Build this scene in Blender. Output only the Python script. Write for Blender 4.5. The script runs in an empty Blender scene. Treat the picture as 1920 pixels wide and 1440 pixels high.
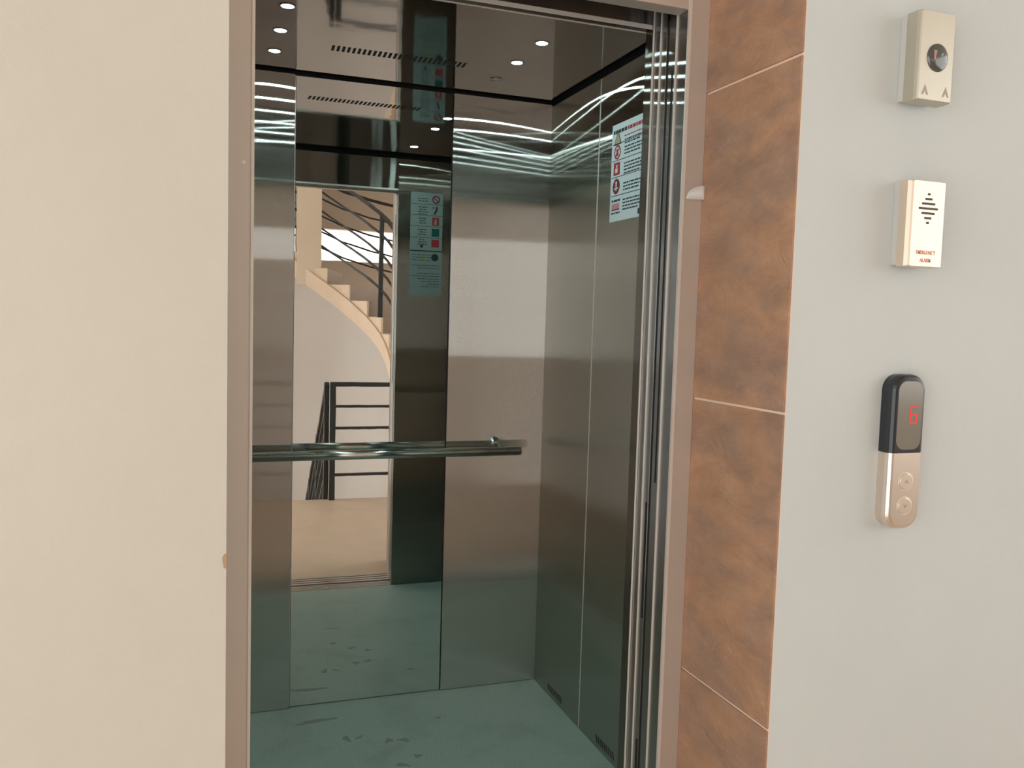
import bpy, bmesh, math, random
from mathutils import Vector, Matrix
random.seed(7)
S = bpy.context.scene
COL = S.collection

# ------------------------------------------------------------ camera, world, exposure
cam_d = bpy.data.cameras.new('camera'); cam = bpy.data.objects.new('camera', cam_d); COL.objects.link(cam)
cam_d.sensor_width = 36.0; cam_d.lens = 1627.94 / 1920 * 36.0; cam_d.clip_start = 0.02; cam_d.clip_end = 100
RIGHT = Vector((0.9405725, -0.3383353, 0.0292000)); UP = Vector((-0.0026660, 0.0786261, 0.9969006)); FWD = Vector((0.3395825, 0.9377351, -0.0730515))
M = Matrix(((RIGHT.x, UP.x, -FWD.x, 0), (RIGHT.y, UP.y, -FWD.y, 0), (RIGHT.z, UP.z, -FWD.z, 1.3906), (0, 0, 0, 1)))
cam.matrix_world = M
S.camera = cam

w = bpy.data.worlds.new('daylight'); S.world = w; w.use_nodes = True
WN = w.node_tree.nodes; WL = w.node_tree.links
bg = WN['Background']; bg.inputs['Color'].default_value = (1.0, 0.975, 0.94, 1); bg.inputs['Strength'].default_value = 3.05

vs = S.view_settings
vs.view_transform = 'Standard'; vs.look = 'None'; vs.gamma = 1.0; vs.use_curve_mapping = False
vs.exposure = 0.0
S.cycles.use_denoising = True
S.cycles.max_bounces = 14; S.cycles.diffuse_bounces = 5; S.cycles.glossy_bounces = 12
S.cycles.sample_clamp_indirect = 6.0
S.cycles.caustics_reflective = True

def area(name, loc, rot, sx, sy, power, col):
    l = bpy.data.lights.new(name, 'AREA'); l.shape = 'RECTANGLE'; l.size = sx; l.size_y = sy; l.energy = power; l.color = col
    o = bpy.data.objects.new(name, l); COL.objects.link(o); o.location = loc; o.rotation_euler = rot
    return o

# ------------------------------------------------------------ materials
def newmat(name):
    m = bpy.data.materials.new(name); m.use_nodes = True
    nt = m.node_tree
    for n in list(nt.nodes): nt.nodes.remove(n)
    out = nt.nodes.new('ShaderNodeOutputMaterial')
    return m, nt, out
def ramp(nt, fac, stops):
    r = nt.nodes.new('ShaderNodeValToRGB'); e = r.color_ramp.elements
    while len(e) < len(stops): e.new(0.5)
    for k, (p, c) in enumerate(stops):
        e[k].position = p; e[k].color = (*c, 1) if len(c) == 3 else c
    nt.links.new(fac, r.inputs[0]); return r.outputs[0]
def noise(nt, scale, detail=4, rough=.55, vec=None, dist=0):
    n = nt.nodes.new('ShaderNodeTexNoise'); n.inputs['Scale'].default_value = scale; n.inputs['Detail'].default_value = detail
    n.inputs['Roughness'].default_value = rough; n.inputs['Distortion'].default_value = dist
    if vec: nt.links.new(vec, n.inputs['Vector'])
    return n.outputs['Fac']
def objvec(nt, scale=(1, 1, 1), rot=(0, 0, 0)):
    g = nt.nodes.new('ShaderNodeNewGeometry'); mp = nt.nodes.new('ShaderNodeMapping')
    mp.inputs['Scale'].default_value = scale; mp.inputs['Rotation'].default_value = rot
    nt.links.new(g.outputs['Position'], mp.inputs['Vector']); return mp.outputs[0]
def bump(nt, h, dist, strength=1.0):
    b = nt.nodes.new('ShaderNodeBump'); b.inputs['Distance'].default_value = dist; b.inputs['Strength'].default_value = strength
    nt.links.new(h, b.inputs['Height']); return b.outputs[0]
def pbr(name, col, rough=.5, metal=0.0, spec=.5, bumpd=0, bscale=50, var=None, vscale=3, trans=0, alpha=1, coat=0):
    m, nt, out = newmat(name)
    p = nt.nodes.new('ShaderNodeBsdfPrincipled')
    p.inputs['Base Color'].default_value = (*col, 1); p.inputs['Roughness'].default_value = rough
    p.inputs['Metallic'].default_value = metal; p.inputs['Specular IOR Level'].default_value = spec
    p.inputs['Transmission Weight'].default_value = trans; p.inputs['Alpha'].default_value = alpha; p.inputs['Coat Weight'].default_value = coat
    nt.links.new(p.outputs[0], out.inputs[0])
    v = objvec(nt)
    if var:
        nt.links.new(ramp(nt, noise(nt, vscale, 5, .6, v), [(.3, col), (.7, var)]), p.inputs['Base Color'])
    if bumpd:
        nt.links.new(bump(nt, noise(nt, bscale, 4, .6, v), bumpd), p.inputs['Normal'])
    return m
def brushed(name, col, ah, av, wave=0.0, wscale=(2, 2, 2), speck=.02, axis=2):
    """steel with a vertical grain: ah = microfacet spread across the grain, av = along it"""
    m, nt, out = newmat(name)
    g = nt.nodes.new('ShaderNodeBsdfAnisotropic'); g.distribution = 'GGX'
    k = math.sqrt(av / ah)
    g.inputs['Anisotropy'].default_value = 1 - k
    g.inputs['Roughness'].default_value = math.sqrt(math.sqrt(ah * av))
    t = nt.nodes.new('ShaderNodeCombineXYZ'); t.inputs[axis].default_value = 1.0
    nt.links.new(t.outputs[0], g.inputs['Tangent'])
    v = objvec(nt, (160, 160, 1.2))
    c0 = tuple(x * (1 - speck) for x in col); c1 = tuple(min(1, x * (1 + speck)) for x in col)
    nt.links.new(ramp(nt, noise(nt, 1, 3, .6, v), [(.3, c0), (.7, c1)]), g.inputs['Color'])
    if wave:
        nt.links.new(bump(nt, noise(nt, 1.0, 2, .4, objvec(nt, wscale)), wave), g.inputs['Normal'])
    nt.links.new(g.outputs[0], out.inputs[0])
    return m
def emis(name, col, s):
    m, nt, out = newmat(name); e = nt.nodes.new('ShaderNodeEmission')
    e.inputs[0].default_value = (*col, 1); e.inputs[1].default_value = s; nt.links.new(e.outputs[0], out.inputs[0]); return m

LED = (0.73, 1.0, 0.97)
m_plaster = pbr('cream_plaster', (.545, .535, .475), .75, spec=.25, bumpd=.0016, bscale=22, var=(.58, .565, .505), vscale=2.2)
m_plaster_r = pbr('cool_tinted_plaster', (.555, .60, .60), .75, spec=.25, bumpd=.0016, bscale=22, var=(.585, .63, .63), vscale=2.2)  # same plaster as the left wall, blued to offset warm bounce light
m_lobby = pbr('lobby_plaster', (.62, .50, .40), .8, spec=.2, bumpd=.001, bscale=20, var=(.66, .54, .43), vscale=1.4)
m_stairwall = pbr('stair_wall_plaster', (.50, .45, .42), .8, spec=.2, var=(.53, .48, .45), vscale=1.5)
m_stringer = pbr('stair_stone', (.74, .58, .45), .6, spec=.3, var=(.68, .53, .41), vscale=6)
m_tread = pbr('brown_stone_tread', (.30, .22, .165), .6, spec=.3, var=(.34, .25, .19), vscale=6)
m_backwall = pbr('back_wall_plaster', (.46, .36, .28), .85, spec=.2, var=(.49, .385, .30), vscale=1.5)
m_grout = pbr('grout', (.78, .60, .47), .85)
m_iron = pbr('grey_painted_iron', (.035, .036, .036), .35, spec=.5)
m_black = pbr('black_recess', (.006, .007, .007), .7)
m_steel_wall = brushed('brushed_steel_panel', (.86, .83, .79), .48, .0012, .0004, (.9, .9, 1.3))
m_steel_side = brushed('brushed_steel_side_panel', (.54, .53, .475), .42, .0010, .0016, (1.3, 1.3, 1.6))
m_steel_front = brushed('brushed_steel_front_return', (.27, .26, .235), .22, .0018, .0012, (.9, .9, 1.6))  # same steel as the wall panels, its dimness put into a darker colour
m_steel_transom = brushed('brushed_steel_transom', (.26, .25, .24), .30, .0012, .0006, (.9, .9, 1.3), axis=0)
m_steel_jamb = pbr('film_dulled_steel_jamb', (.66, .615, .57), .46, .65, bumpd=.0003, bscale=9)
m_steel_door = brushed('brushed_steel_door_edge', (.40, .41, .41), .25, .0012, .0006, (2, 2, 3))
m_edge = pbr('pale_steel_edge', (.80, .77, .73), .5, .55)  # pale and dull so edges carry their highlight in the colour
m_chrome = pbr('polished_rail_steel', (.62, .66, .64), .16, 1.0)
m_ceiling_steel = pbr('mirror_polished_ceiling_steel', (.37, .355, .335), .05, 1.0, bumpd=.0012, bscale=1.6)
m_mirror = pbr('mirror_glass', (.80, .83, .80), .0, 1.0, bumpd=.00012, bscale=1.8)
m_alu = pbr('aluminium_sill', (.55, .54, .52), .35, 1.0)
m_lens = emis('downlight_lens_glow', LED, 235)
m_lens_off = pbr('unlit_downlight_lens', (.55, .56, .56), .3)
m_ring = pbr('downlight_ring', (.5, .52, .52), .25, 1.0)
m_paper = pbr('white_sticker', (.66, .74, .76), .45, spec=.4)
m_paper2 = pbr('pale_green_sticker', (.30, .36, .35), .45, spec=.4)
m_ink = pbr('dark_ink', (.03, .035, .05), .5)
m_red = pbr('red_ink', (.42, .03, .04), .5)
m_dred = pbr('dark_red_ink', (.23, .01, .03), .5)
m_pink = pbr('pink_ink', (.62, .27, .30), .5)
m_green = pbr('green_ink', (.0, .09, .075), .5)
m_lime = pbr('lime_ink', (.35, .42, .12), .5)
m_beige_metal = pbr('champagne_metal_cover', (.52, .50, .42), .40, .7, bumpd=.0002, bscale=30)
m_beige_warm = pbr('warm_champagne_metal_cover', (.74, .64, .53), .38, .7)
m_silver = pbr('satin_silver_cover', (.70, .62, .54), .32, .8)
m_backbox = pbr('grey_back_box', (.55, .56, .54), .5, .3)
m_blackplastic = pbr('black_plastic', (.016, .02, .026), .3, spec=.5)
m_screen = pbr('smoked_display_glass', (.19, .18, .15), .15, spec=.9)
m_digit = emis('red_led_digit', (1.0, .10, .09), .9)
m_lensdark = pbr('dark_round_lens', (.065, .075, .07), .12, spec=.9)
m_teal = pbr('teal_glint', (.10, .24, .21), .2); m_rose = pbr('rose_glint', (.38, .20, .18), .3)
m_taupe = pbr('faint_brown_print', (.37, .33, .27), .5)
m_letter = pbr('faded_red_print', (.66, .34, .27), .5)
m_button = pbr('satin_button', (.72, .64, .53), .3, .6)
m_film = pbr('clear_plastic_film', (.85, .85, .87), .2, alpha=.55)
m_stain = pbr('orange_stain', (.42, .27, .17), .8)
m_slot = pbr('speaker_slot', (.07, .055, .045), .6)
m_yellow = pbr('yellow_ink', (.42, .38, .22), .5)

# slate tile
def slate():
    m, nt, out = newmat('brown_slate_tile')
    p = nt.nodes.new('ShaderNodeBsdfPrincipled'); nt.links.new(p.outputs[0], out.inputs[0])
    v = objvec(nt, (1, 1.5, 3.0), (math.radians(-32), 0, 0))
    a = noise(nt, 3.0, 8, .66, v, .6); b = noise(nt, 9, 8, .7, v, .5)
    c1 = ramp(nt, a, [(.28, (.30, .20, .15)), (.46, (.39, .24, .165)), (.60, (.46, .26, .155)), (.74, (.47, .325, .24))])
    c2 = ramp(nt, b, [(.35, (.80, .80, .80)), (.60, (1, 1, 1)), (.78, (1.2, 1.18, 1.15))])
    mx = nt.nodes.new('ShaderNodeMix'); mx.data_type = 'RGBA'; mx.blend_type = 'MULTIPLY'; mx.inputs[0].default_value = .8
    nt.links.new(c1, mx.inputs['A']); nt.links.new(c2, mx.inputs['B'])
    nt.links.new(mx.outputs['Result'], p.inputs['Base Color'])
    p.inputs['Roughness'].default_value = .55; p.inputs['Specular IOR Level'].default_value = .35
    rd = noise(nt, 4.5, 9, .68, v, 1.2)
    nt.links.new(bump(nt, rd, .010), p.inputs['Normal'])
    return m
m_slate = slate()
# speckled vinyl car floor
def vinyl():
    m, nt, out = newmat('speckled_green_grey_vinyl')
    p = nt.nodes.new('ShaderNodeBsdfPrincipled'); nt.links.new(p.outputs[0], out.inputs[0])
    v = objvec(nt)
    c1 = ramp(nt, noise(nt, 320, 2, .6, v), [(.40, (.28, .385, .355)), (.56, (.37, .49, .455)), (.72, (.62, .73, .69))])
    c2 = ramp(nt, noise(nt, 5, 6, .6, v), [(.32, (.70, .70, .68)), (.5, (1, 1, 1))])
    mx = nt.nodes.new('ShaderNodeMix'); mx.data_type = 'RGBA'; mx.blend_type = 'MULTIPLY'; mx.inputs[0].default_value = .5
    nt.links.new(c1, mx.inputs['A']); nt.links.new(c2, mx.inputs['B'])
    nt.links.new(mx.outputs['Result'], p.inputs['Base Color'])
    p.inputs['Roughness'].default_value = .5; p.inputs['Specular IOR Level'].default_value = .4
    return m
m_vinyl = vinyl()
m_scuff = pbr('dark_scuff_mark', (.22, .275, .26), .5)
m_lobbyfloor = pbr('beige_stone_floor', (.62, .49, .38), .45, spec=.4, var=(.54, .42, .32), vscale=3.5)

# ------------------------------------------------------------ mesh helpers
def finish(bm, name, mat, parent=None, smooth=False):
    me = bpy.data.meshes.new(name); bmesh.ops.recalc_face_normals(bm, faces=bm.faces); bm.to_mesh(me); bm.free()
    if isinstance(mat, (list, tuple)):
        for k in mat: me.materials.append(k)
    else: me.materials.append(mat)
    if smooth:
        for p in me.polygons: p.use_smooth = True
    o = bpy.data.objects.new(name, me); COL.objects.link(o)
    if parent:
        o.parent = parent; o.matrix_parent_inverse = Matrix.Translation(-parent.location)
    return o
def add_box(bm, x0, x1, y0, y1, z0, z1, bev=0):
    r = bmesh.ops.create_cube(bm, size=1)
    vs_ = r['verts']
    for v in vs_:
        v.co = Vector(((x0 + x1) / 2 + v.co.x * (x1 - x0), (y0 + y1) / 2 + v.co.y * (y1 - y0), (z0 + z1) / 2 + v.co.z * (z1 - z0)))
    if bev:
        ed = list({e for v in vs_ for e in v.link_edges})
        bmesh.ops.bevel(bm, geom=ed, offset=bev, segments=2, affect='EDGES', profile=.6)
def box(name, x0, x1, y0, y1, z0, z1, mat, parent=None, bev=0):
    bm = bmesh.new(); add_box(bm, x0, x1, y0, y1, z0, z1, bev); return finish(bm, name, mat, parent)
def add_bar(bm, a, b, w, h=None, round_=False, seg=16):
    a = Vector(a); b = Vector(b); d = (b - a).normalized(); h = h or w
    up = Vector((0, 0, 1)) if abs(d.z) < .95 else Vector((0, 1, 0))
    s = d.cross(up).normalized(); u = s.cross(d)
    n = seg if round_ else 4
    ring = []
    for p in (a, b):
        if round_: ring.append([bm.verts.new(p + s * w / 2 * math.cos(2 * math.pi * k / n) + u * w / 2 * math.sin(2 * math.pi * k / n)) for k in range(n)])
        else: ring.append([bm.verts.new(p + s * w / 2 * i + u * h / 2 * j) for i, j in ((-1, -1), (1, -1), (1, 1), (-1, 1))])
    for k in range(n): bm.faces.new((ring[0][k], ring[0][(k + 1) % n], ring[1][(k + 1) % n], ring[1][k]))
    bm.faces.new(ring[0]); bm.faces.new(ring[1][::-1])
def empty(name, loc, label=None, cat=None, group=None):
    o = bpy.data.objects.new(name, None); COL.objects.link(o); o.location = loc; o.empty_display_size = .05
    if label: tag(o, label, cat, group)
    return o
def tag(o, label, cat, group=None):
    o['label'] = label; o['category'] = cat
    if group: o['group'] = group
    return o
def struct(o): o['kind'] = 'structure'; return o
def rrect(x0, x1, z0, z1, r, n=8):
    r = min(r, (x1 - x0) / 2 - 1e-5, (z1 - z0) / 2 - 1e-5); pts = []
    for cx, cz, a0 in ((x1 - r, z1 - r, 0), (x0 + r, z1 - r, 90), (x0 + r, z0 + r, 180), (x1 - r, z0 + r, 270)):
        for k in range(n + 1):
            a = math.radians(a0 + 90 * k / n); pts.append((cx + r * math.cos(a), cz + r * math.sin(a)))
    return pts
def loft_y(bm, levels):
    """levels: list of (y, pts) ; caps at both ends"""
    rings = [[bm.verts.new((x, y, z)) for x, z in pts] for y, pts in levels]
    n = len(rings[0])
    for a, b in zip(rings, rings[1:]):
        for k in range(n): bm.faces.new((a[k], a[(k + 1) % n], b[(k + 1) % n], b[k]))
    bm.faces.new(rings[0]); bm.faces.new(rings[-1][::-1])
def disc(bm, c, r, axis, t, n=32):
    """short cylinder centred on c, pointing along axis ('x','y','z'), thickness t in the + direction"""
    ra, rb = [], []
    for k in range(n):
        a = 2 * math.pi * k / n; u, v = r * math.cos(a), r * math.sin(a)
        o = {'x': (0, u, v), 'y': (u, 0, v), 'z': (u, v, 0)}[axis]; e = {'x': (t, 0, 0), 'y': (0, t, 0), 'z': (0, 0, t)}[axis]
        p = Vector(c) + Vector(o); ra.append(bm.verts.new(p)); rb.append(bm.verts.new(p + Vector(e)))
    for k in range(n): bm.faces.new((ra[k], ra[(k + 1) % n], rb[(k + 1) % n], rb[k]))
    bm.faces.new(ra); bm.faces.new(rb[::-1])
def ringm(bm, c, r0, r1, axis, t, n=32):
    P = []
    for k in range(n):
        a = 2 * math.pi * k / n; row = []
        for r, tt in ((r0, 0), (r1, 0), (r1, t), (r0, t)):
            u, v = r * math.cos(a), r * math.sin(a)
            o = {'x': (tt, u, v), 'y': (u, tt, v), 'z': (u, v, tt)}[axis]; row.append(bm.verts.new(Vector(c) + Vector(o)))
        P.append(row)
    for k in range(n):
        a, b = P[k], P[(k + 1) % n]
        for j in range(4): bm.faces.new((a[j], a[(j + 1) % 4], b[(j + 1) % 4], b[j]))

# ------------------------------------------------------------ dimensions (metres)
YN, YF = 1.285, 1.585           # front of the landing wall, front of the steel door frame
XT, XJR, XJL = 0.981, 0.932, 0.0874
DH = 2.028                      # door height
CX0, CX1, CY0, CY1, CH = -0.074, 1.232, 1.745, 3.0515, 2.2
ZWB = 2.191                     # top of the back panels and mirror
ZW = 2.184                      # top of the car wall panels
LZ = 2.95                       # landing ceiling

# ------------------------------------------------------------ landing structure
bm = bmesh.new(); add_box(bm, -3.0, .038, YN, YF + .035, -.2, LZ)
wl = struct(finish(bm, 'wall_left', m_plaster))
wr = struct(box('wall_right', XT + .006, 4.2, YN, YF + .035, -.2, LZ, m_plaster_r))
wt = struct(box('wall_top', .038, XT + .006, YN + .001, YF + .035, 2.45, LZ, m_plaster))
fl = struct(box('floor', -3.0, 4.2, -.455, 1.52, -.2, 0, m_lobbyfloor))
ce = struct(box('ceiling', -3.0, 4.2, -4.85, YF + .25, LZ, LZ + .15, m_lobby))
# tiled reveal: slate tiles with pale joints
g = struct(box('trim_1', XT + .0035, XT + .006, YN, YF + .035, -.2, 2.45, m_grout))
bm = bmesh.new()
for z0, z1 in ((-.2, .034), (.039, .652), (.657, 1.236), (1.241, 1.8635), (1.8685, 2.45)):
    add_box(bm, XT, XT + .004, YN - .001, YF + .035, z0, z1, .0015)
struct(finish(bm, 'trim_2', m_slate))
# unseen concrete lift shaft around the car, added to keep stray daylight out
bm = bmesh.new()
add_box(bm, -.75, -.65, YF + .036, 3.4, -.6, LZ + .1); add_box(bm, 1.85, 1.95, YF + .036, 3.4, -.6, LZ + .1); add_box(bm, -.65, 1.85, 3.3, 3.4, -.6, LZ + .1)
add_box(bm, -.65, 1.85, YF + .036, 3.3, -.6, -.5); add_box(bm, -.65, 1.85, YF + .036, 3.3, LZ, LZ + .1); add_box(bm, -.65, 1.85, YF - .1, YF + .036, -.6, -.201)
struct(finish(bm, 'trim_4', m_lobby))
struct(box('wall_side', 4.2, 4.35, -4.85, 1.62, -2.2, 1.0, m_lobby))  # unseen end wall added to shape the daylight, low to let some in
# back wall of the stairwell: open slot, plus unseen opening added to brighten steel
bm = bmesh.new(); YB0, YB1 = -4.85, -4.7
add_box(bm, -3, 4.2, YB0, YB1, -2.2, .9); add_box(bm, -.5, 4.2, YB0, YB1, .9, 2.055); add_box(bm, -3, 4.2, YB0, YB1, 2.44, LZ)
add_box(bm, -.5, .9, YB0, YB1, 2.055, 2.44); add_box(bm, -3, -2.9, YB0, YB1, .9, 2.44); add_box(bm, 3.4, 4.2, YB0, YB1, 2.055, 2.44)
struct(finish(bm, 'wall_back', m_backwall))
struct(box('trim_3', -3, 4.2, -4.7, -.47, -2.4, -2.2, m_lobbyfloor))

# ------------------------------------------------------------ curved staircase behind the camera
ctrl = [(1.60, -.62), (1.64, -1.1), (1.69, -1.6), (1.725, -2.1), (1.69, -2.65), (1.45, -3.05), (1.03, -3.2), (.6, -3.22), (.1, -3.2), (-.5, -3.2)]
zc = [-.12, .14, .42, .70, 1.06, 1.37, 1.69, 2.0, 2.36, 2.75]
def cr(p, t):
    i = min(int(t), len(p) - 2); f = t - i
    g_ = lambda k: p[max(0, min(len(p) - 1, k))]
    a, b, c, d = g_(i - 1), g_(i), g_(i + 1), g_(i + 2)
    h = lambda a, b, c, d: .5 * (2 * b + (c - a) * f + (2 * a - 5 * b + 4 * c - d) * f * f + (3 * b - a - 3 * c + d) * f ** 3)
    return tuple(h(*q) for q in zip(a, b, c, d)) if isinstance(a, tuple) else h(a, b, c, d)
NP = 120; path = []
for k in range(NP + 1):
    t = (len(ctrl) - 1) * k / NP; x, y = cr(ctrl, t); x += .028 * y; z = cr(zc, t); path.append((x, y, z))
def nrm(k):
    a = path[max(0, k - 1)]; b = path[min(NP, k + 1)]; d = Vector((b[0] - a[0], b[1] - a[1], 0)).normalized()
    return Vector((-d.y, d.x, 0))   # away from the landing
def strip(bm, o0, o1, zb, zt, k0=0, k1=NP):
    R_ = []
    for k in range(k0, k1 + 1):
        x, y, z = path[k]; n = nrm(k); a = Vector((x, y, 0)) + n * o0; b = Vector((x, y, 0)) + n * o1
        lo, hi = zb(k), zt(k)
        R_.append([bm.verts.new((a.x, a.y, lo)), bm.verts.new((a.x, a.y, hi)), bm.verts.new((b.x, b.y, hi)), bm.verts.new((b.x, b.y, lo))])
    for p, q in zip(R_, R_[1:]):
        for j in range(4): bm.faces.new((p[j], p[(j + 1) % 4], q[(j + 1) % 4], q[j]))
    bm.faces.new(R_[0]); bm.faces.new(R_[-1][::-1])
st = empty('staircase', (1.6, -.62, 0), 'curved cream stone staircase winding up behind the landing, seen only in the car mirror', 'staircase')
bm = bmesh.new(); strip(bm, 0, .12, lambda k: -2.2, lambda k: path[k][2]); finish(bm, 'stair_wall', m_stairwall, st)
bm = bmesh.new(); strip(bm, -.012, .14, lambda k: path[k][2], lambda k: path[k][2] + .17); finish(bm, 'stringer', m_stringer, st)
RISE = .165
z0s = path[0][2] + .17; zmax = path[-1][2] + .17
bounds = []; k0 = 0; i = 1; tread_of = {}
for k in range(NP + 1):
    if path[k][2] + .17 >= z0s + RISE * i or k == NP:
        bm = bmesh.new(); zt = z0s + RISE * i + .01; zb = max(-.15, path[k0][2] + .02)
        strip(bm, .03, 1.15, lambda q: zb, lambda q: zt, k0, k); sp_ = finish(bm, 'step', m_tread, st)
        bm = bmesh.new(); strip(bm, .006, .0295, lambda q: zb, lambda q: zt, k0, k); ef = finish(bm, 'end_face', m_stringer); ef.parent = sp_; ef.matrix_parent_inverse = Matrix.Identity(4)
        for q in range(k0, k + 1): tread_of[q] = zt
        k0 = k; i += 1
# stair railing (posts and five rails following the flight)
rl = empty('stair_railing', (1.6, -.62, 0), 'dark grey iron railing with five sloping rails climbing the curved stair', 'railing')
def at(k, off=.09): n = nrm(k); return Vector((path[k][0], path[k][1], 0)) + n * off
for off in (.09, 1.08):
  for j, dz in enumerate((.16, .34, .52, .72, .92)):
    bm = bmesh.new(); ks = list(range(6, NP - 3, 4)); w_ = .032 if dz > .9 else .02
    for a, b in zip(ks, ks[1:]):
        pa, pb = at(a, off), at(b, off)
        add_bar(bm, (pa.x, pa.y, path[a][2] + .36 + dz), (pb.x, pb.y, path[b][2] + .36 + dz), w_)
    finish(bm, 'rail', m_iron, rl)
  for k in (6, 31, 57, 96):
    p = at(k, off); b = path[k][2]
    bm = bmesh.new(); add_bar(bm, (p.x, p.y, tread_of[k] - .005), (p.x, p.y, b + .36 + .92), .042); finish(bm, 'post', m_iron, rl)
# square column standing on the stair edge
tag(box('column', .835, 1.085, -3.42, -3.19, 1.70, LZ, m_lobby), 'square cream plaster column rising from the edge of the curved stair', 'column')
# landing balustrade with the flight going down beside it
lr = empty('landing_railing', (.88, -.45, 0), 'dark grey iron guard railing with level bars along the landing edge', 'railing')
for x in (.88, 1.52):
    box('post', x - .02, x + .02, -.45, -.41, 0, .892, m_iron, lr)
for z, h in ((.875, .034), (.71, .02), (.545, .02), (.375, .02), (.19, .02)):
    bm = bmesh.new(); add_bar(bm, (.88, -.43, z), (1.54, -.43, z), .022, h); finish(bm, 'rail', m_iron, lr)
dr = empty('descending_railing', (.86, -.47, 0), 'dark iron railing sloping down the stair beside the landing post', 'railing')
for z, h in ((.875, .034), (.71, .02), (.545, .02), (.375, .02), (.19, .02)):
    bm = bmesh.new(); add_bar(bm, (.84, -.46, z), (.84, -2.2, z - 1.45), .03, h); finish(bm, 'rail', m_iron, dr)
for t in (0, .33, .66, 1):
    y = -.485 - 1.68 * t; zt = .88 - 1.42 * t
    box('post', .822, .858, y - .02, y + .02, zt - .95 if t else -.15, zt, m_iron, dr)
fs = empty('descending_staircase', (.4, -.5, -.2), 'stone flight of steps going down from the landing edge beside the iron railing', 'staircase')
for k in range(8):
    box('step', -.3, .815, -.47 - .28 * (k + 1), -.47 - .28 * k, -2.2, -.17 * (k + 1), m_stringer, fs)

# ------------------------------------------------------------ steel door frame
df = empty('door_frame', (.51, YF, 0), 'brushed stainless steel frame around the open lift doorway', 'door frame')
box('jamb', XJR + .002, XT - .0006, YF, YF + .004, 0, 2.2, m_steel_jamb, df)
box('jamb_return', XJR, XT - .001, YF + .0045, 1.626, 0, 2.2, m_steel_door, df, .001)
box('edge_strip', XJR - .0005, XJR + .0065, YF - .0012, YF + .0042, .002, 2.19, m_edge, df)
box('jamb', -.10, XJL, YF, 1.626, 0, 2.2, m_steel_jamb, df, .001)
box('edge_strip', XJL - .003, XJL + .002, YF - .002, YF + .004, .002, 2.19, m_edge, df)
box('head', XJL, XJR, YF, 1.626, DH, 2.2, m_steel_jamb, df, .002)
box('upper_head', -.10, XT - .001, YF + .002, 1.626, 2.2, 2.45, m_steel_jamb, df)
# landing door, slid open to the right (its leading edge shows) and car door panels behind it
ld = empty('landing_door', (.95, 1.64, 0), 'stainless landing door slid open behind the right jamb, leading edge showing', 'door')
box('door_panel', .929, 1.25, 1.629, 1.656, .006, 2.10, m_steel_door, ld, .001)
box('edge_strip', .9285, .9335, 1.6268, 1.6288, .008, 2.09, m_edge, ld)
box('rubber_seal', .9275, .9289, 1.636, 1.640, 1.05, 1.92, m_black, ld)
box('dark_gap_strip', .9305, .936, 1.6565, 1.666, .012, 2.03, m_black, ld)  # black strip standing in for the dark gap between landing and car doors
cd = empty('car_door', (.95, 1.69, 0), 'two panel stainless car door telescoped open beside the car front', 'door')
box('door_panel', .929, 1.25, 1.667, 1.688, .006, 2.12, m_steel_door, cd, .001)
box('edge_strip', .9255, .9290, 1.6882, 1.6896, .008, 2.10, m_edge, cd)
box('door_panel', .925, 1.25, 1.690, 1.712, .006, 2.12, m_steel_door, cd, .001)
box('edge_strip', .9205, .9245, 1.7122, 1.7136, .008, 2.10, m_edge, cd)
for k, z in enumerate((.32, .86)):
    box('guide_slot', .9272, .9289, 1.669, 1.674, z - .12, z + .14, m_black, cd)
# sills
for nm, y0, y1, lab in (('landing_sill', 1.521, 1.655, 'grooved aluminium landing sill at the lift threshold, reflected in the mirror'),
                        ('car_sill', 1.672, 1.7435, 'grooved aluminium car sill on the car side of the threshold gap')):
    bm = bmesh.new(); n = 4; wv = (y1 - y0) / n
    add_box(bm, XJL - .06, XJR + .03, y0, y1, -.03, -.006)
    for q in range(n): add_box(bm, XJL - .06, XJR + .03, y0 + wv * q, y0 + wv * q + wv * .62, -.006, .0)
    tag(finish(bm, nm, m_alu), lab, 'sill')

# ------------------------------------------------------------ elevator car
car = empty('elevator_car', (.58, 2.4, 0), 'open elevator car lined with brushed stainless steel panels', 'elevator')
bm = bmesh.new(); add_box(bm, CX0 - .02, CX1 + .02, CY0, CY1 + .03, -.05, 0); finish(bm, 'floor_panel', m_vinyl, car)
MX0, MX1 = .3035, .8545
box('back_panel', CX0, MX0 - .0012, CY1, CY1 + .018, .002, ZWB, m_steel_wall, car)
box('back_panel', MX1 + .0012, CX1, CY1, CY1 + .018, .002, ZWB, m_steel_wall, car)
box('panel_gap', MX0 - .004, MX0 + .003, CY1 + .006, CY1 + .02, .002, ZW, m_black, car)
box('panel_gap', MX1 - .003, MX1 + .004, CY1 + .006, CY1 + .02, .002, ZW, m_black, car)
YS = 2.63
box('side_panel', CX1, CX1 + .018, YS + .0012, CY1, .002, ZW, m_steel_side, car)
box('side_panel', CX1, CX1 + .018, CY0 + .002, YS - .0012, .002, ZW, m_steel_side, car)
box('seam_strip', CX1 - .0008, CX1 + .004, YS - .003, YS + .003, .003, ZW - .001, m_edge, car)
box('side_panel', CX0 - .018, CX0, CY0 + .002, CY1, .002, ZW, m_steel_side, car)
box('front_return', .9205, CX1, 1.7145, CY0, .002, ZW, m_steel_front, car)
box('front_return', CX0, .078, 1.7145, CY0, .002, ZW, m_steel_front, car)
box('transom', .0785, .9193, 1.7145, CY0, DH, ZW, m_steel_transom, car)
box('transom_lip', .0785, .9193, 1.7141, 1.7160, DH - .003, DH + .006, m_edge, car)
box('transom_lip', .0785, .9193, CY0 - .002, CY0 + .0015, DH - .002, DH + .006, m_edge, car)
bm = bmesh.new()
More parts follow.
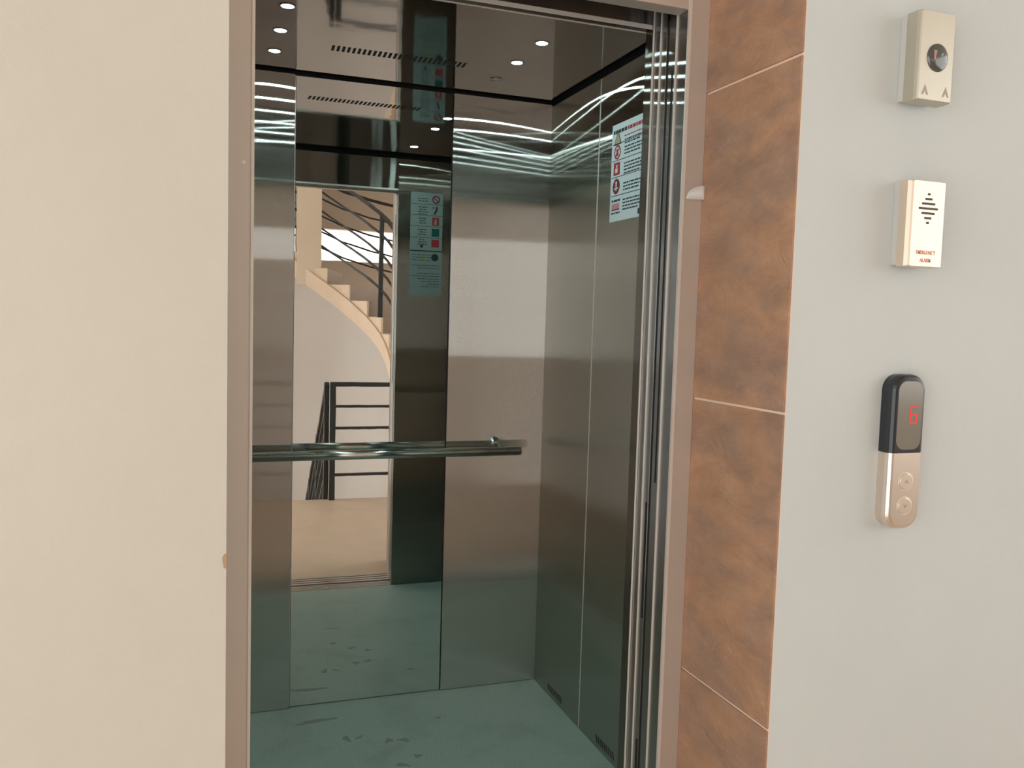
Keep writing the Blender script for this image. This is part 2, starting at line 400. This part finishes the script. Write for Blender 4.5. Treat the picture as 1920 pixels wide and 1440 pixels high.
add_box(bm, CX0, CX1 + .02, CY1 + .006, CY1 + .02, ZWB, CH + .045); add_box(bm, CX1 + .006, CX1 + .02, CY0, CY1, ZW, CH + .045); add_box(bm, CX0, CX1 + .02, CY0, CY1 + .02, CH + .04, CH + .045)
add_box(bm, CX0 - .02, CX0 - .006, CY0, CY1, ZW, CH + .02); add_box(bm, CX0, CX1, 1.716, CY0 - .004, ZW, CH + .02)
finish(bm, 'shadow_gap', m_black, car)
box('ceiling_panel', CX0 - .005, CX1 - .018, CY0 - .003, CY1 + .001, CH, CH + .02, m_ceiling_steel, car)
# ceiling ventilation slots
bm = bmesh.new()
for k in range(27):
    x = .376 + k * (.79 - .376) / 26
    pts = [(x, 2.712), (x + .0088, 2.712), (x + .0118, 2.764), (x + .003, 2.764)]
    lo = [bm.verts.new((a, b, CH - .0006)) for a, b in pts]; hi = [bm.verts.new((a, b, CH + .001)) for a, b in pts]
    for j in range(4): bm.faces.new((lo[j], lo[(j + 1) % 4], hi[(j + 1) % 4], hi[j]))
    bm.faces.new(lo[::-1]); bm.faces.new(hi)
finish(bm, 'ceiling_vent_slots', m_black, car)
# slanted vents low on the side wall
for y0, y1 in ((2.36, 2.495), (2.78, 2.915)):
    bm = bmesh.new()
    for k in range(9):
        y = y0 + (y1 - y0) * k / 9
        pts = [(y, .018), (y + .006, .018), (y + .014, .042), (y + .008, .042)]
        a = [bm.verts.new((CX1 - .0006, p, z)) for p, z in pts]; b = [bm.verts.new((CX1 + .001, p, z)) for p, z in pts]
        for j in range(4): bm.faces.new((a[j], a[(j + 1) % 4], b[(j + 1) % 4], b[j]))
        bm.faces.new(a[::-1]); bm.faces.new(b)
    finish(bm, 'side_vent_slots', m_black, car)
# scuff marks on the vinyl
for (x, y, sx, sy, a0) in ((.462, 2.775, .010, .022, .3), (.505, 2.775, .020, .006, .6), (.592, 2.725, .016, .012, .8), (.64, 2.715, .020, .011, 2.6), (.79, 2.84, .014, .007, .4),
                          (.55, 2.31, .034, .0035, .1), (.53, 2.49, .014, .012, 0), (.60, 2.56, .022, .010, 2.7), (.66, 2.60, .014, .012, 0), (.38, 2.93, .07, .012, .1)):
    bm = bmesh.new(); P = []
    for k in range(18):
        t = 2 * math.pi * k / 18; q = 1 + .25 * math.sin(3 * t + x * 40) + .12 * math.sin(7 * t)
        u, v_ = sx * q * math.cos(t), sy * q * math.sin(t)
        P.append((x + u * math.cos(a0) - v_ * math.sin(a0), y + u * math.sin(a0) + v_ * math.cos(a0)))
    lo = [bm.verts.new((a, b, 0)) for a, b in P]; hi = [bm.verts.new((a, b, .0003)) for a, b in P]
    for j in range(18): bm.faces.new((lo[j], lo[(j + 1) % 18], hi[(j + 1) % 18], hi[j]))
    bm.faces.new(hi); finish(bm, 'scuff_mark', m_scuff, car)

# mirror
mi = empty('wall_mirror', ((MX0 + MX1) / 2, CY1 + .009, 0), 'full height mirror set between the two brushed back panels', 'mirror')
bm = bmesh.new(); hw = (MX1 - MX0) / 2
add_box(bm, -hw + .0005, hw - .0005, 0, .008, .003, ZWB)
me = finish(bm, 'mirror_glass', m_mirror); me.parent = mi
bm = bmesh.new(); add_box(bm, -hw - .0003, -hw + .0012, -.0085, -.001, .003, ZW); ob = finish(bm, 'edge_strip', m_edge); ob.parent = mi
mi.rotation_euler = (0, 0, math.radians(-.55))

# handrail
hr = empty('handrail', (.58, CY1, .913), 'round polished steel handrail across the back wall of the car', 'handrail')
bm = bmesh.new(); add_bar(bm, (.035, 2.97, .913), (1.115, 2.97, .913), .033, round_=True, seg=32)
o = finish(bm, 'rail', m_chrome, hr, True)
for p in o.data.polygons:
    if len(p.vertices) > 4: p.use_smooth = False
for x in (.12, 1.04):
    bm = bmesh.new(); add_bar(bm, (x, 2.972, .920), (x, 3.0, .938), .011, round_=True); add_bar(bm, (x, 3.0, .938), (x, CY1 - .001, .938), .011, round_=True)
    ringm(bm, (x, CY1 - .004, .938), .0, .018, 'y', .0035); finish(bm, 'bracket', m_chrome, hr, True)

# downlights
LY = (2.844, 2.636, 2.425, 2.215, 2.0, 1.80)
def downlight(x, y, lit, label, group):
    t = empty('downlight', (x, y, CH), label, 'downlight', group)
    bm = bmesh.new(); ringm(bm, (x, y, CH - .0015), .0165, .022, 'z', .0015); finish(bm, 'trim_ring', m_ring, t, True)
    bm = bmesh.new(); disc(bm, (x, y, CH - .0012), .0163, 'z', .001); finish(bm, 'lens', m_lens if lit else m_lens_off, t)
ordn = ('nearest the back wall', 'second from the back wall', 'third from the back wall', 'fourth from the back wall', 'fifth from the back wall', 'farthest from the back wall')
for k, y in enumerate(LY):
    downlight(.218, y, True, 'lit round ceiling downlight in the left row, ' + ordn[k], 'left row of ceiling downlights')
for k, y in enumerate(LY):
    lit = k in (1, 2, 4)
    if k in (3, 5): continue
    downlight(.940, y, lit, ('lit' if lit else 'unlit') + ' round ceiling downlight in the right row, ' + ordn[k], 'right row of ceiling downlights')

# ------------------------------------------------------------ printed notices
def bars_x(bm, X, rows, thick=.0004):
    """quads on a plane facing -X: rows of (y0,y1,z0,z1)"""
    for y0, y1, z0, z1 in rows: add_box(bm, X - thick, X, y0, y1, z0, z1)
def words(a, b, rnd):
    out = []; p = a; s = 1 if b > a else -1
    while (b - p) * s > .004:
        l = rnd.uniform(.008, .024); q = p + s * min(l, abs(b - p)); out.append((p, q)); p = q + s * .0035
    return out
rnd = random.Random(3)
# safety notice on the right side wall: reading direction runs toward -Y (from the back wall to the door)
X = CX1 - .0012
nt_ = empty('safety_notice', (X, 2.42, 1.86), 'tall white safety notice with red pictograms stuck high on the right side wall', 'notice')
YA, YE, ZB, ZT = 2.532, 2.30, 1.710, 2.012
box('sheet', X, CX1 - .0001, YE, YA, ZB, ZT, m_paper, nt_)
H = ZT - ZB
def rows_at(f0, f1): return ZT - H * f0, ZT - H * f1
bm = bmesh.new()
for a, b in words(YA - .01, YA - .10, rnd): bars_x(bm, X, [(b, a, ZT - .030, ZT - .019)])
for f in (.205, .375, .545, .735): bars_x(bm, X, [(YE + .004, YA - .006, ZT - H * f - .001, ZT - H * f + .0012)])
blocks = ((.162, 2), (.235, 3), (.40, 4), (.60, 3), (.765, 4))
for f, n in blocks:
    for q in range(n):
        z = ZT - H * f - .010 * q - .006
        for a, b in words(YA - .088, YE + .012 + (.03 if q == n - 1 else 0), rnd): bars_x(bm, X, [(b, a, z - .0045, z)])
for q, z in enumerate((ZT - H * .775, ZT - H * .905)):
    for a, b in words(YA - .012, YA - .070, rnd): bars_x(bm, X, [(b, a, z - .007 + q * .002, z)])
bars_x(bm, X, [(2.325, 2.343, ZT - H * .97, ZT - H * .915)])
finish(bm, 'printed_lines', m_ink, nt_)
bm = bmesh.new()
for a, b in words(YA - .105, YE + .01, rnd): bars_x(bm, X, [(b, a, ZT - .030, ZT - .019)])
for a, b in words(YA - .085, YE + .02, rnd): bars_x(bm, X, [(b, a, ZT - .047, ZT - .0435)])
finish(bm, 'red_heading', m_red, nt_)
YC = YA - .040
def tri(bm, s, zc_, x0, x1):
    P = [(YC - s, zc_ - s * .8), (YC + s, zc_ - s * .8), (YC, zc_ + s)]
    a = [bm.verts.new((x0, y, z)) for y, z in P]; b = [bm.verts.new((x1, y, z)) for y, z in P]
    for j in range(3): bm.faces.new((a[j], a[(j + 1) % 3], b[(j + 1) % 3], b[j]))
    bm.faces.new(a); bm.faces.new(b[::-1])
bm = bmesh.new(); tri(bm, .026, ZT - H * .145, X - .0004, X); finish(bm, 'warning_triangle', m_ink, nt_)
bm = bmesh.new(); tri(bm, .020, ZT - H * .148, X - .0007, X - .0004); finish(bm, 'triangle_fill', m_yellow, nt_)
bm = bmesh.new(); ringm(bm, (X - .0005, YC, ZT - H * .29), .0165, .0225, 'x', .0005); add_bar(bm, (X - .0003, YC - .013, ZT - H * .29 + .013), (X - .0003, YC + .013, ZT - H * .29 - .013), .0005, .005)
finish(bm, 'prohibition_sign', m_red, nt_)
bm = bmesh.new(); disc(bm, (X - .0003, YC + .002, ZT - H * .275), .006, 'x', .0003, 12); bars_x(bm, X, [(YC - .007, YC + .008, ZT - H * .33, ZT - H * .295)]); finish(bm, 'pictogram_figure', m_dred, nt_)
bm = bmesh.new(); bars_x(bm, X, [(YC - .021, YC + .022, ZT - H * .525, ZT - H * .395)]); finish(bm, 'fire_sign', m_red, nt_)
bm = bmesh.new(); disc(bm, (X - .0007, YC, ZT - H * .435), .005, 'x', .0003, 12); bars_x(bm, X - .0004, [(YC - .006, YC + .010, ZT - H * .50, ZT - H * .455)]); finish(bm, 'pictogram_figure', m_paper, nt_)
bm = bmesh.new(); disc(bm, (X - .0004, YC, ZT - H * .640), .024, 'x', .0004); finish(bm, 'prohibition_sign', m_dred, nt_)
bm = bmesh.new(); disc(bm, (X - .0007, YC, ZT - H * .605), .0055, 'x', .0003, 12); bars_x(bm, X - .0004, [(YC - .004, YC + .004, ZT - H * .685, ZT - H * .62), (YC - .014, YC + .014, ZT - H * .668, ZT - H * .655)]); finish(bm, 'pictogram_figure', m_paper, nt_)
bm = bmesh.new(); bars_x(bm, X, [(YC - .026, YC + .027, ZT - H * .87, ZT - H * .815)]); finish(bm, 'pink_label', m_pink, nt_)
bm = bmesh.new(); bars_x(bm, X, [(YC - .026, YC + .027, ZT - H * .885, ZT - H * .872)]); finish(bm, 'label_edge', m_dred, nt_)

# instruction sticker on the inner face of the front return (seen only in the mirror; faces +Y)
Y = CY0 + .0012; SX0, SX1, SZ0, SZ1 = .983, 1.150, 1.505, 2.025
sk = empty('instruction_sticker', (1.067, Y, 1.77), 'long pale green instruction sticker with pictogram squares inside the car front, seen in the mirror', 'sticker')
bm = bmesh.new(); loft_y(bm, [(CY0 + .0001, rrect(SX0, SX1, SZ0, SZ1, .012)), (Y, rrect(SX0, SX1, SZ0, SZ1, .012))]); finish(bm, 'sheet', m_paper2, sk)
HS = SZ1 - SZ0
def byb(bm, x0, x1, z0, z1, lift=0): add_box(bm, x0, x1, Y + lift, Y + lift + .0004, z0, z1)
bm = bmesh.new()
for f in (.112, .218, .325, .435): byb(bm, SX0, SX1, SZ1 - HS * f - .001, SZ1 - HS * f + .001)
byb(bm, SX0, SX1, SZ1 - HS * .565 - .003, SZ1 - HS * .565 + .003)
for f, n in ((.055, 2), (.135, 4), (.245, 3), (.355, 3), (.452, 3)):
    for q in range(n):
        z = SZ1 - HS * f - .012 * q
        ins = rnd.uniform(0, .015)
        for a, b in words(SX0 + .035 + ins, SX0 + .092 - ins, rnd): byb(bm, a, b, z - .004, z)
for q in range(13):
    z = SZ1 - HS * (.60 + .026 * q)
    if q in (3, 6): continue
    x1 = SX1 - .052 if q < 3 else SX1 - .010
    for a, b in words(SX0 + .012 + (.03 if q > 3 and q % 2 else 0) + (.05 if q > 9 else 0), x1, rnd): byb(bm, a, b, z - .0028, z)
disc(bm, (SX0 + .06, Y, SZ1 - HS * .52), .008, 'y', .0004, 16)
finish(bm, 'printed_lines', m_ink, sk)
XS = SX1 - .036
bm = bmesh.new(); ringm(bm, (XS, Y, SZ1 - HS * .062), .014, .020, 'y', .0004); add_bar(bm, (XS - .013, Y + .0003, SZ1 - HS * .062 + .013), (XS + .013, Y + .0003, SZ1 - HS * .062 - .013), .0005, .005); finish(bm, 'prohibition_sign', m_dred, sk)
bm = bmesh.new(); disc(bm, (XS + .004, Y, SZ1 - HS * .142), .006, 'y', .0004, 12); disc(bm, (XS - .014, Y, SZ1 - HS * .142), .004, 'y', .0004, 12)
add_bar(bm, (XS + .006, Y + .0002, SZ1 - HS * .155), (XS - .008, Y + .0002, SZ1 - HS * .205), .0004, .010); finish(bm, 'pictogram_figure', m_ink, sk)
bm = bmesh.new(); byb(bm, XS - .018, XS + .018, SZ1 - HS * .315, SZ1 - HS * .235); finish(bm, 'fire_sign', m_red, sk)
bm = bmesh.new(); disc(bm, (XS, Y + .0004, SZ1 - HS * .258), .005, 'y', .0003, 12); byb(bm, XS - .007, XS + .005, SZ1 - HS * .305, SZ1 - HS * .27, .0004); finish(bm, 'pictogram_figure', m_paper2, sk)
bm = bmesh.new(); byb(bm, XS - .020, XS + .020, SZ1 - HS * .422, SZ1 - HS * .345); finish(bm, 'green_square', m_green, sk)
bm = bmesh.new(); byb(bm, XS - .020, XS + .020, SZ1 - HS * .525, SZ1 - HS * .450); finish(bm, 'red_square', m_red, sk)
bm = bmesh.new(); disc(bm, (XS, Y, SZ1 - HS * .625), .019, 'y', .0004); finish(bm, 'round_symbol', m_ink, sk)
bm = bmesh.new(); disc(bm, (XS - .05, Y, SZ1 - HS * .64), .012, 'y', .0003); finish(bm, 'lime_mark', m_lime, sk)

# ------------------------------------------------------------ things on the right landing wall
def text(body, size, loc, mat, parent, name, sx=1.0):
    c = bpy.data.curves.new(name, 'FONT'); c.body = body; c.size = size; c.align_x = 'CENTER'; c.align_y = 'CENTER'; c.extrude = .0003
    c.offset = size * .02
    t = bpy.data.objects.new('tmp', c); COL.objects.link(t)
    dg = bpy.context.evaluated_depsgraph_get(); me_ = bpy.data.meshes.new_from_object(t.evaluated_get(dg))
    COL.objects.unlink(t); bpy.data.objects.remove(t)
    me_.transform(Matrix.Translation(Vector(loc)) @ Matrix.Rotation(math.radians(90), 4, 'X') @ Matrix.Scale(sx, 4, (1, 0, 0)))
    me_.materials.clear(); me_.materials.append(mat)
    o = bpy.data.objects.new(name, me_); COL.objects.link(o); o.parent = parent; o.matrix_parent_inverse = Matrix.Translation(-parent.location); return o

# emergency alarm speaker
al = empty('alarm_speaker', (1.238, YN, 1.587), 'champagne metal emergency alarm speaker box with slotted diamond grille', 'alarm speaker')
box('back_box', 1.200, 1.272, YN - .022, YN, 1.512, 1.664, m_backbox, al, .002)
bm = bmesh.new(); loft_y(bm, [(YN - .018, rrect(1.1965, 1.278, 1.509, 1.664, .0015, 3)), (YN - .036, rrect(1.1965, 1.278, 1.509, 1.664, .0015, 3)),
    (YN - .043, rrect(1.1995, 1.2765, 1.5095, 1.663, .002, 3)), (YN - .045, rrect(1.2025, 1.275, 1.510, 1.662, .002, 3))])
finish(bm, 'cover', m_beige_warm, al)
YFc = YN - .045
for k, (hw_, z) in enumerate(((.0035, 1.639), (.0085, 1.6305), (.0155, 1.622), (.0225, 1.6135), (.0155, 1.605), (.0085, 1.5965), (.0035, 1.588))):
    bm = bmesh.new(); loft_y(bm, [(YFc - .0003, rrect(1.238 - hw_, 1.238 + hw_, z - .002, z + .002, .0018, 3)), (YFc + .0005, rrect(1.238 - hw_, 1.238 + hw_, z - .002, z + .002, .0018, 3))])
    finish(bm, 'grille_slot', m_slot, al)
text('EMERGENCY', .0098, (1.238, YFc - .0002, 1.5345), m_letter, al, 'lettering', .80)
text('ALARM', .0098, (1.238, YFc - .0002, 1.5205), m_letter, al, 'lettering', .80)
# top box with a round lens
tb = empty('lens_box', (1.231, YN, 1.88), 'champagne metal wall box with dark round lens, topmost of the wall devices', 'wall box')
box('back_box', 1.193, 1.262, YN - .020, YN, 1.806, 1.955, m_backbox, tb, .002)
bm = bmesh.new(); L1 = rrect(1.190, 1.270, 1.801, 1.957, .0015, 3); loft_y(bm, [(YN - .018, L1), (YN - .042, L1), (YN - .048, rrect(1.1915, 1.269, 1.802, 1.956, .002, 3)), (YN - .050, rrect(1.194, 1.2675, 1.803, 1.955, .002, 3))])
finish(bm, 'cover', m_beige_metal, tb)
YFt = YN - .050
bm = bmesh.new()
levels = []
N = 36
for r, y in ((.0235, YFt + .001), (.0235, YFt - .001), (.020, YFt - .0035), (.012, YFt - .0055), (.004, YFt - .0063)):
    levels.append((y, [(1.232 + r * math.cos(2 * math.pi * k / N), 1.877 + r * 1.04 * math.sin(2 * math.pi * k / N)) for k in range(N)]))
loft_y(bm, levels); finish(bm, 'lens', m_lensdark, tb, True)
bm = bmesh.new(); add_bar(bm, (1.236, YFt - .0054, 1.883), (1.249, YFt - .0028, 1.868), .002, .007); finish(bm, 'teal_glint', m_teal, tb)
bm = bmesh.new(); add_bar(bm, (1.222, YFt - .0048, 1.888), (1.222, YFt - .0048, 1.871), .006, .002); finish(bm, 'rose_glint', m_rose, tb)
for x in (1.208, 1.255):
    bm = bmesh.new(); pts = [(x, 1.829), (x - .008, 1.811), (x - .004, 1.811), (x, 1.818), (x + .004, 1.811), (x + .008, 1.811)]
    a = [bm.verts.new((p, YFt - .0003, z)) for p, z in pts]; b = [bm.verts.new((p, YFt + .0002, z)) for p, z in pts]
    for j in range(6): bm.faces.new((a[j], a[(j + 1) % 6], b[(j + 1) % 6], b[j]))
    bm.faces.new(a); bm.faces.new(b[::-1]); finish(bm, 'arrow_mark', m_taupe, tb)
# call panel
cp = empty('call_panel', (1.238, YN, 1.168), 'slim lift call panel, black display showing red G above two round buttons', 'call panel')
D = .032
def lop_ring(y, ins, r): return (y, rrect(1.1985 + ins, 1.2765 - ins, 1.022 + ins, 1.3125 - ins, r))
def clip(levels, z0, z1): return [(y, [(x, min(max(z, z0), z1)) for x, z in pts]) for y, pts in levels]
lv = [lop_ring(YN, .001, .030), lop_ring(YN - .018, 0, .030), lop_ring(YN - .026, .0016, .029), lop_ring(YN - .0305, .005, .027), lop_ring(YN - D, .009, .024)]
def half(z0, z1, top, name, mat):
    """outline of the slim panel cut at a level line"""
    bm = bmesh.new(); rings = []
    for y, pts in lv:
        if top: q = [(x, z) for x, z in pts if z >= z0]; xs = (min(p[0] for p in pts), max(p[0] for p in pts)); q = q + [(xs[0], z0), (xs[1], z0)]
        else:
            xs = (min(p[0] for p in pts), max(p[0] for p in pts)); n9 = [(x, z) for x, z in pts if z <= z1]; q = n9 + [(xs[1], z1), (xs[0], z1)]
        rings.append((y, q))
    loft_y(bm, rings); return finish(bm, name, mat, cp)
half(1.1675, 0, True, 'display_housing', m_blackplastic)
half(0, 1.1665, False, 'lower_cover', m_silver)
bm = bmesh.new(); loft_y(bm, [(YN - D + .0004, rrect(1.2095, 1.2665, 1.173, 1.300, .018)), (YN - D - .0004, rrect(1.2095, 1.2665, 1.173, 1.300, .018))]); dgl = finish(bm, 'display_glass', m_screen, cp)
YD = YN - D - .0009
bm = bmesh.new()
def seg(x0, x1, z0, z1): add_box(bm, x0, x1, YD, YD + .0004, z0, z1)
gx0, gx1, gz0, gz1, th = 1.2365, 1.2545, 1.221, 1.254, .0032
seg(gx0 + .004, gx1, gz1 - th, gz1); seg(gx0 + .001, gx0 + .001 + th, gz0 + .002, gz1 - .002)
seg(gx0 + .003, gx1 - .002, gz0, gz0 + th); seg(gx1 - th, gx1, gz0 + .002, gz0 + .018); seg(gx0 + .007, gx1, gz0 + .0155, gz0 + .0155 + th)
dg_ = finish(bm, 'digit', m_digit); dg_.parent = dgl
for zb_ in (1.113, 1.067):
    bt = bmesh.new(); 
    loft_y(bt, [(YN - D + .001, [(1.238 + .0155 * math.cos(2 * math.pi * k / 36), zb_ + .0155 * math.sin(2 * math.pi * k / 36)) for k in range(36)]),
                (YN - D - .0018, [(1.238 + .0150 * math.cos(2 * math.pi * k / 36), zb_ + .0150 * math.sin(2 * math.pi * k / 36)) for k in range(36)]),
                (YN - D - .0026, [(1.238 + .0138 * math.cos(2 * math.pi * k / 36), zb_ + .0138 * math.sin(2 * math.pi * k / 36)) for k in range(36)])])
    b_ = finish(bt, 'button', m_button, cp)
    bm = bmesh.new(); ringm(bm, (1.238, YN - D - .0004, zb_), .0158, .0175, 'y', .0008); r_ = finish(bm, 'button_ring', m_edge, b_, True); r_.parent = b_; r_.matrix_parent_inverse = Matrix.Identity(4)
    bm = bmesh.new(); s_ = .0045 if zb_ > 1.09 else -.0045
    a = [bm.verts.new((1.238 + x_, YN - D - .0029, zb_ + z_)) for x_, z_ in ((-.005, -s_ * .6), (.005, -s_ * .6), (0, s_))]; b = [bm.verts.new((v.co.x, YN - D - .0025, v.co.z)) for v in a]
    for j in range(3): bm.faces.new((a[j], a[(j + 1) % 3], b[(j + 1) % 3], b[j]))
    bm.faces.new(a); bm.faces.new(b[::-1]); q_ = finish(bm, 'arrow_symbol', m_taupe); q_.parent = b_
    
# scrap of clear film left on the right jamb
bm = bmesh.new(); N = 10; top = []; bot = []
for k in range(N + 1):
    t = k / N; x = .9425 + .037 * t; y = YF - .0012 - .010 * math.sin(t * math.pi * .5) * t
    zt = 1.652 + .026 * math.sqrt(max(0, 1 - (1 - t) ** 2)); top.append(bm.verts.new((x, y, zt))); bot.append(bm.verts.new((x, y, 1.650)))
for k in range(N): bm.faces.new((top[k], bot[k], bot[k + 1], top[k + 1]))
fo = finish(bm, 'plastic_film', m_film, smooth=True)
so = fo.modifiers.new('thick', 'SOLIDIFY'); so.thickness = .0003
tag(fo, 'small curled scrap of clear plastic film on the right steel jamb', 'film scrap')

# orange plaster chip on the left wall edge and a small screw on the left jamb
bm = bmesh.new(); P = []
for k in range(14):
    t = 2 * math.pi * k / 14; P.append((min(.0384, .0368 + .0040 * math.cos(t) * (1 + .2 * math.sin(3 * t))), 1.035 + .011 * math.sin(t)))
loft_y(bm, [(YN - .0004, P), (YN + .0005, P)])
pc = finish(bm, 'plaster_chip', m_stain); pc.parent = wl; pc['label'] = 'orange chip in the plaster edge'
bm = bmesh.new(); ringm(bm, (.072, YF - .0012, 1.648), .0, .0035, 'y', .0012, 16); finish(bm, 'screw', m_edge, df)
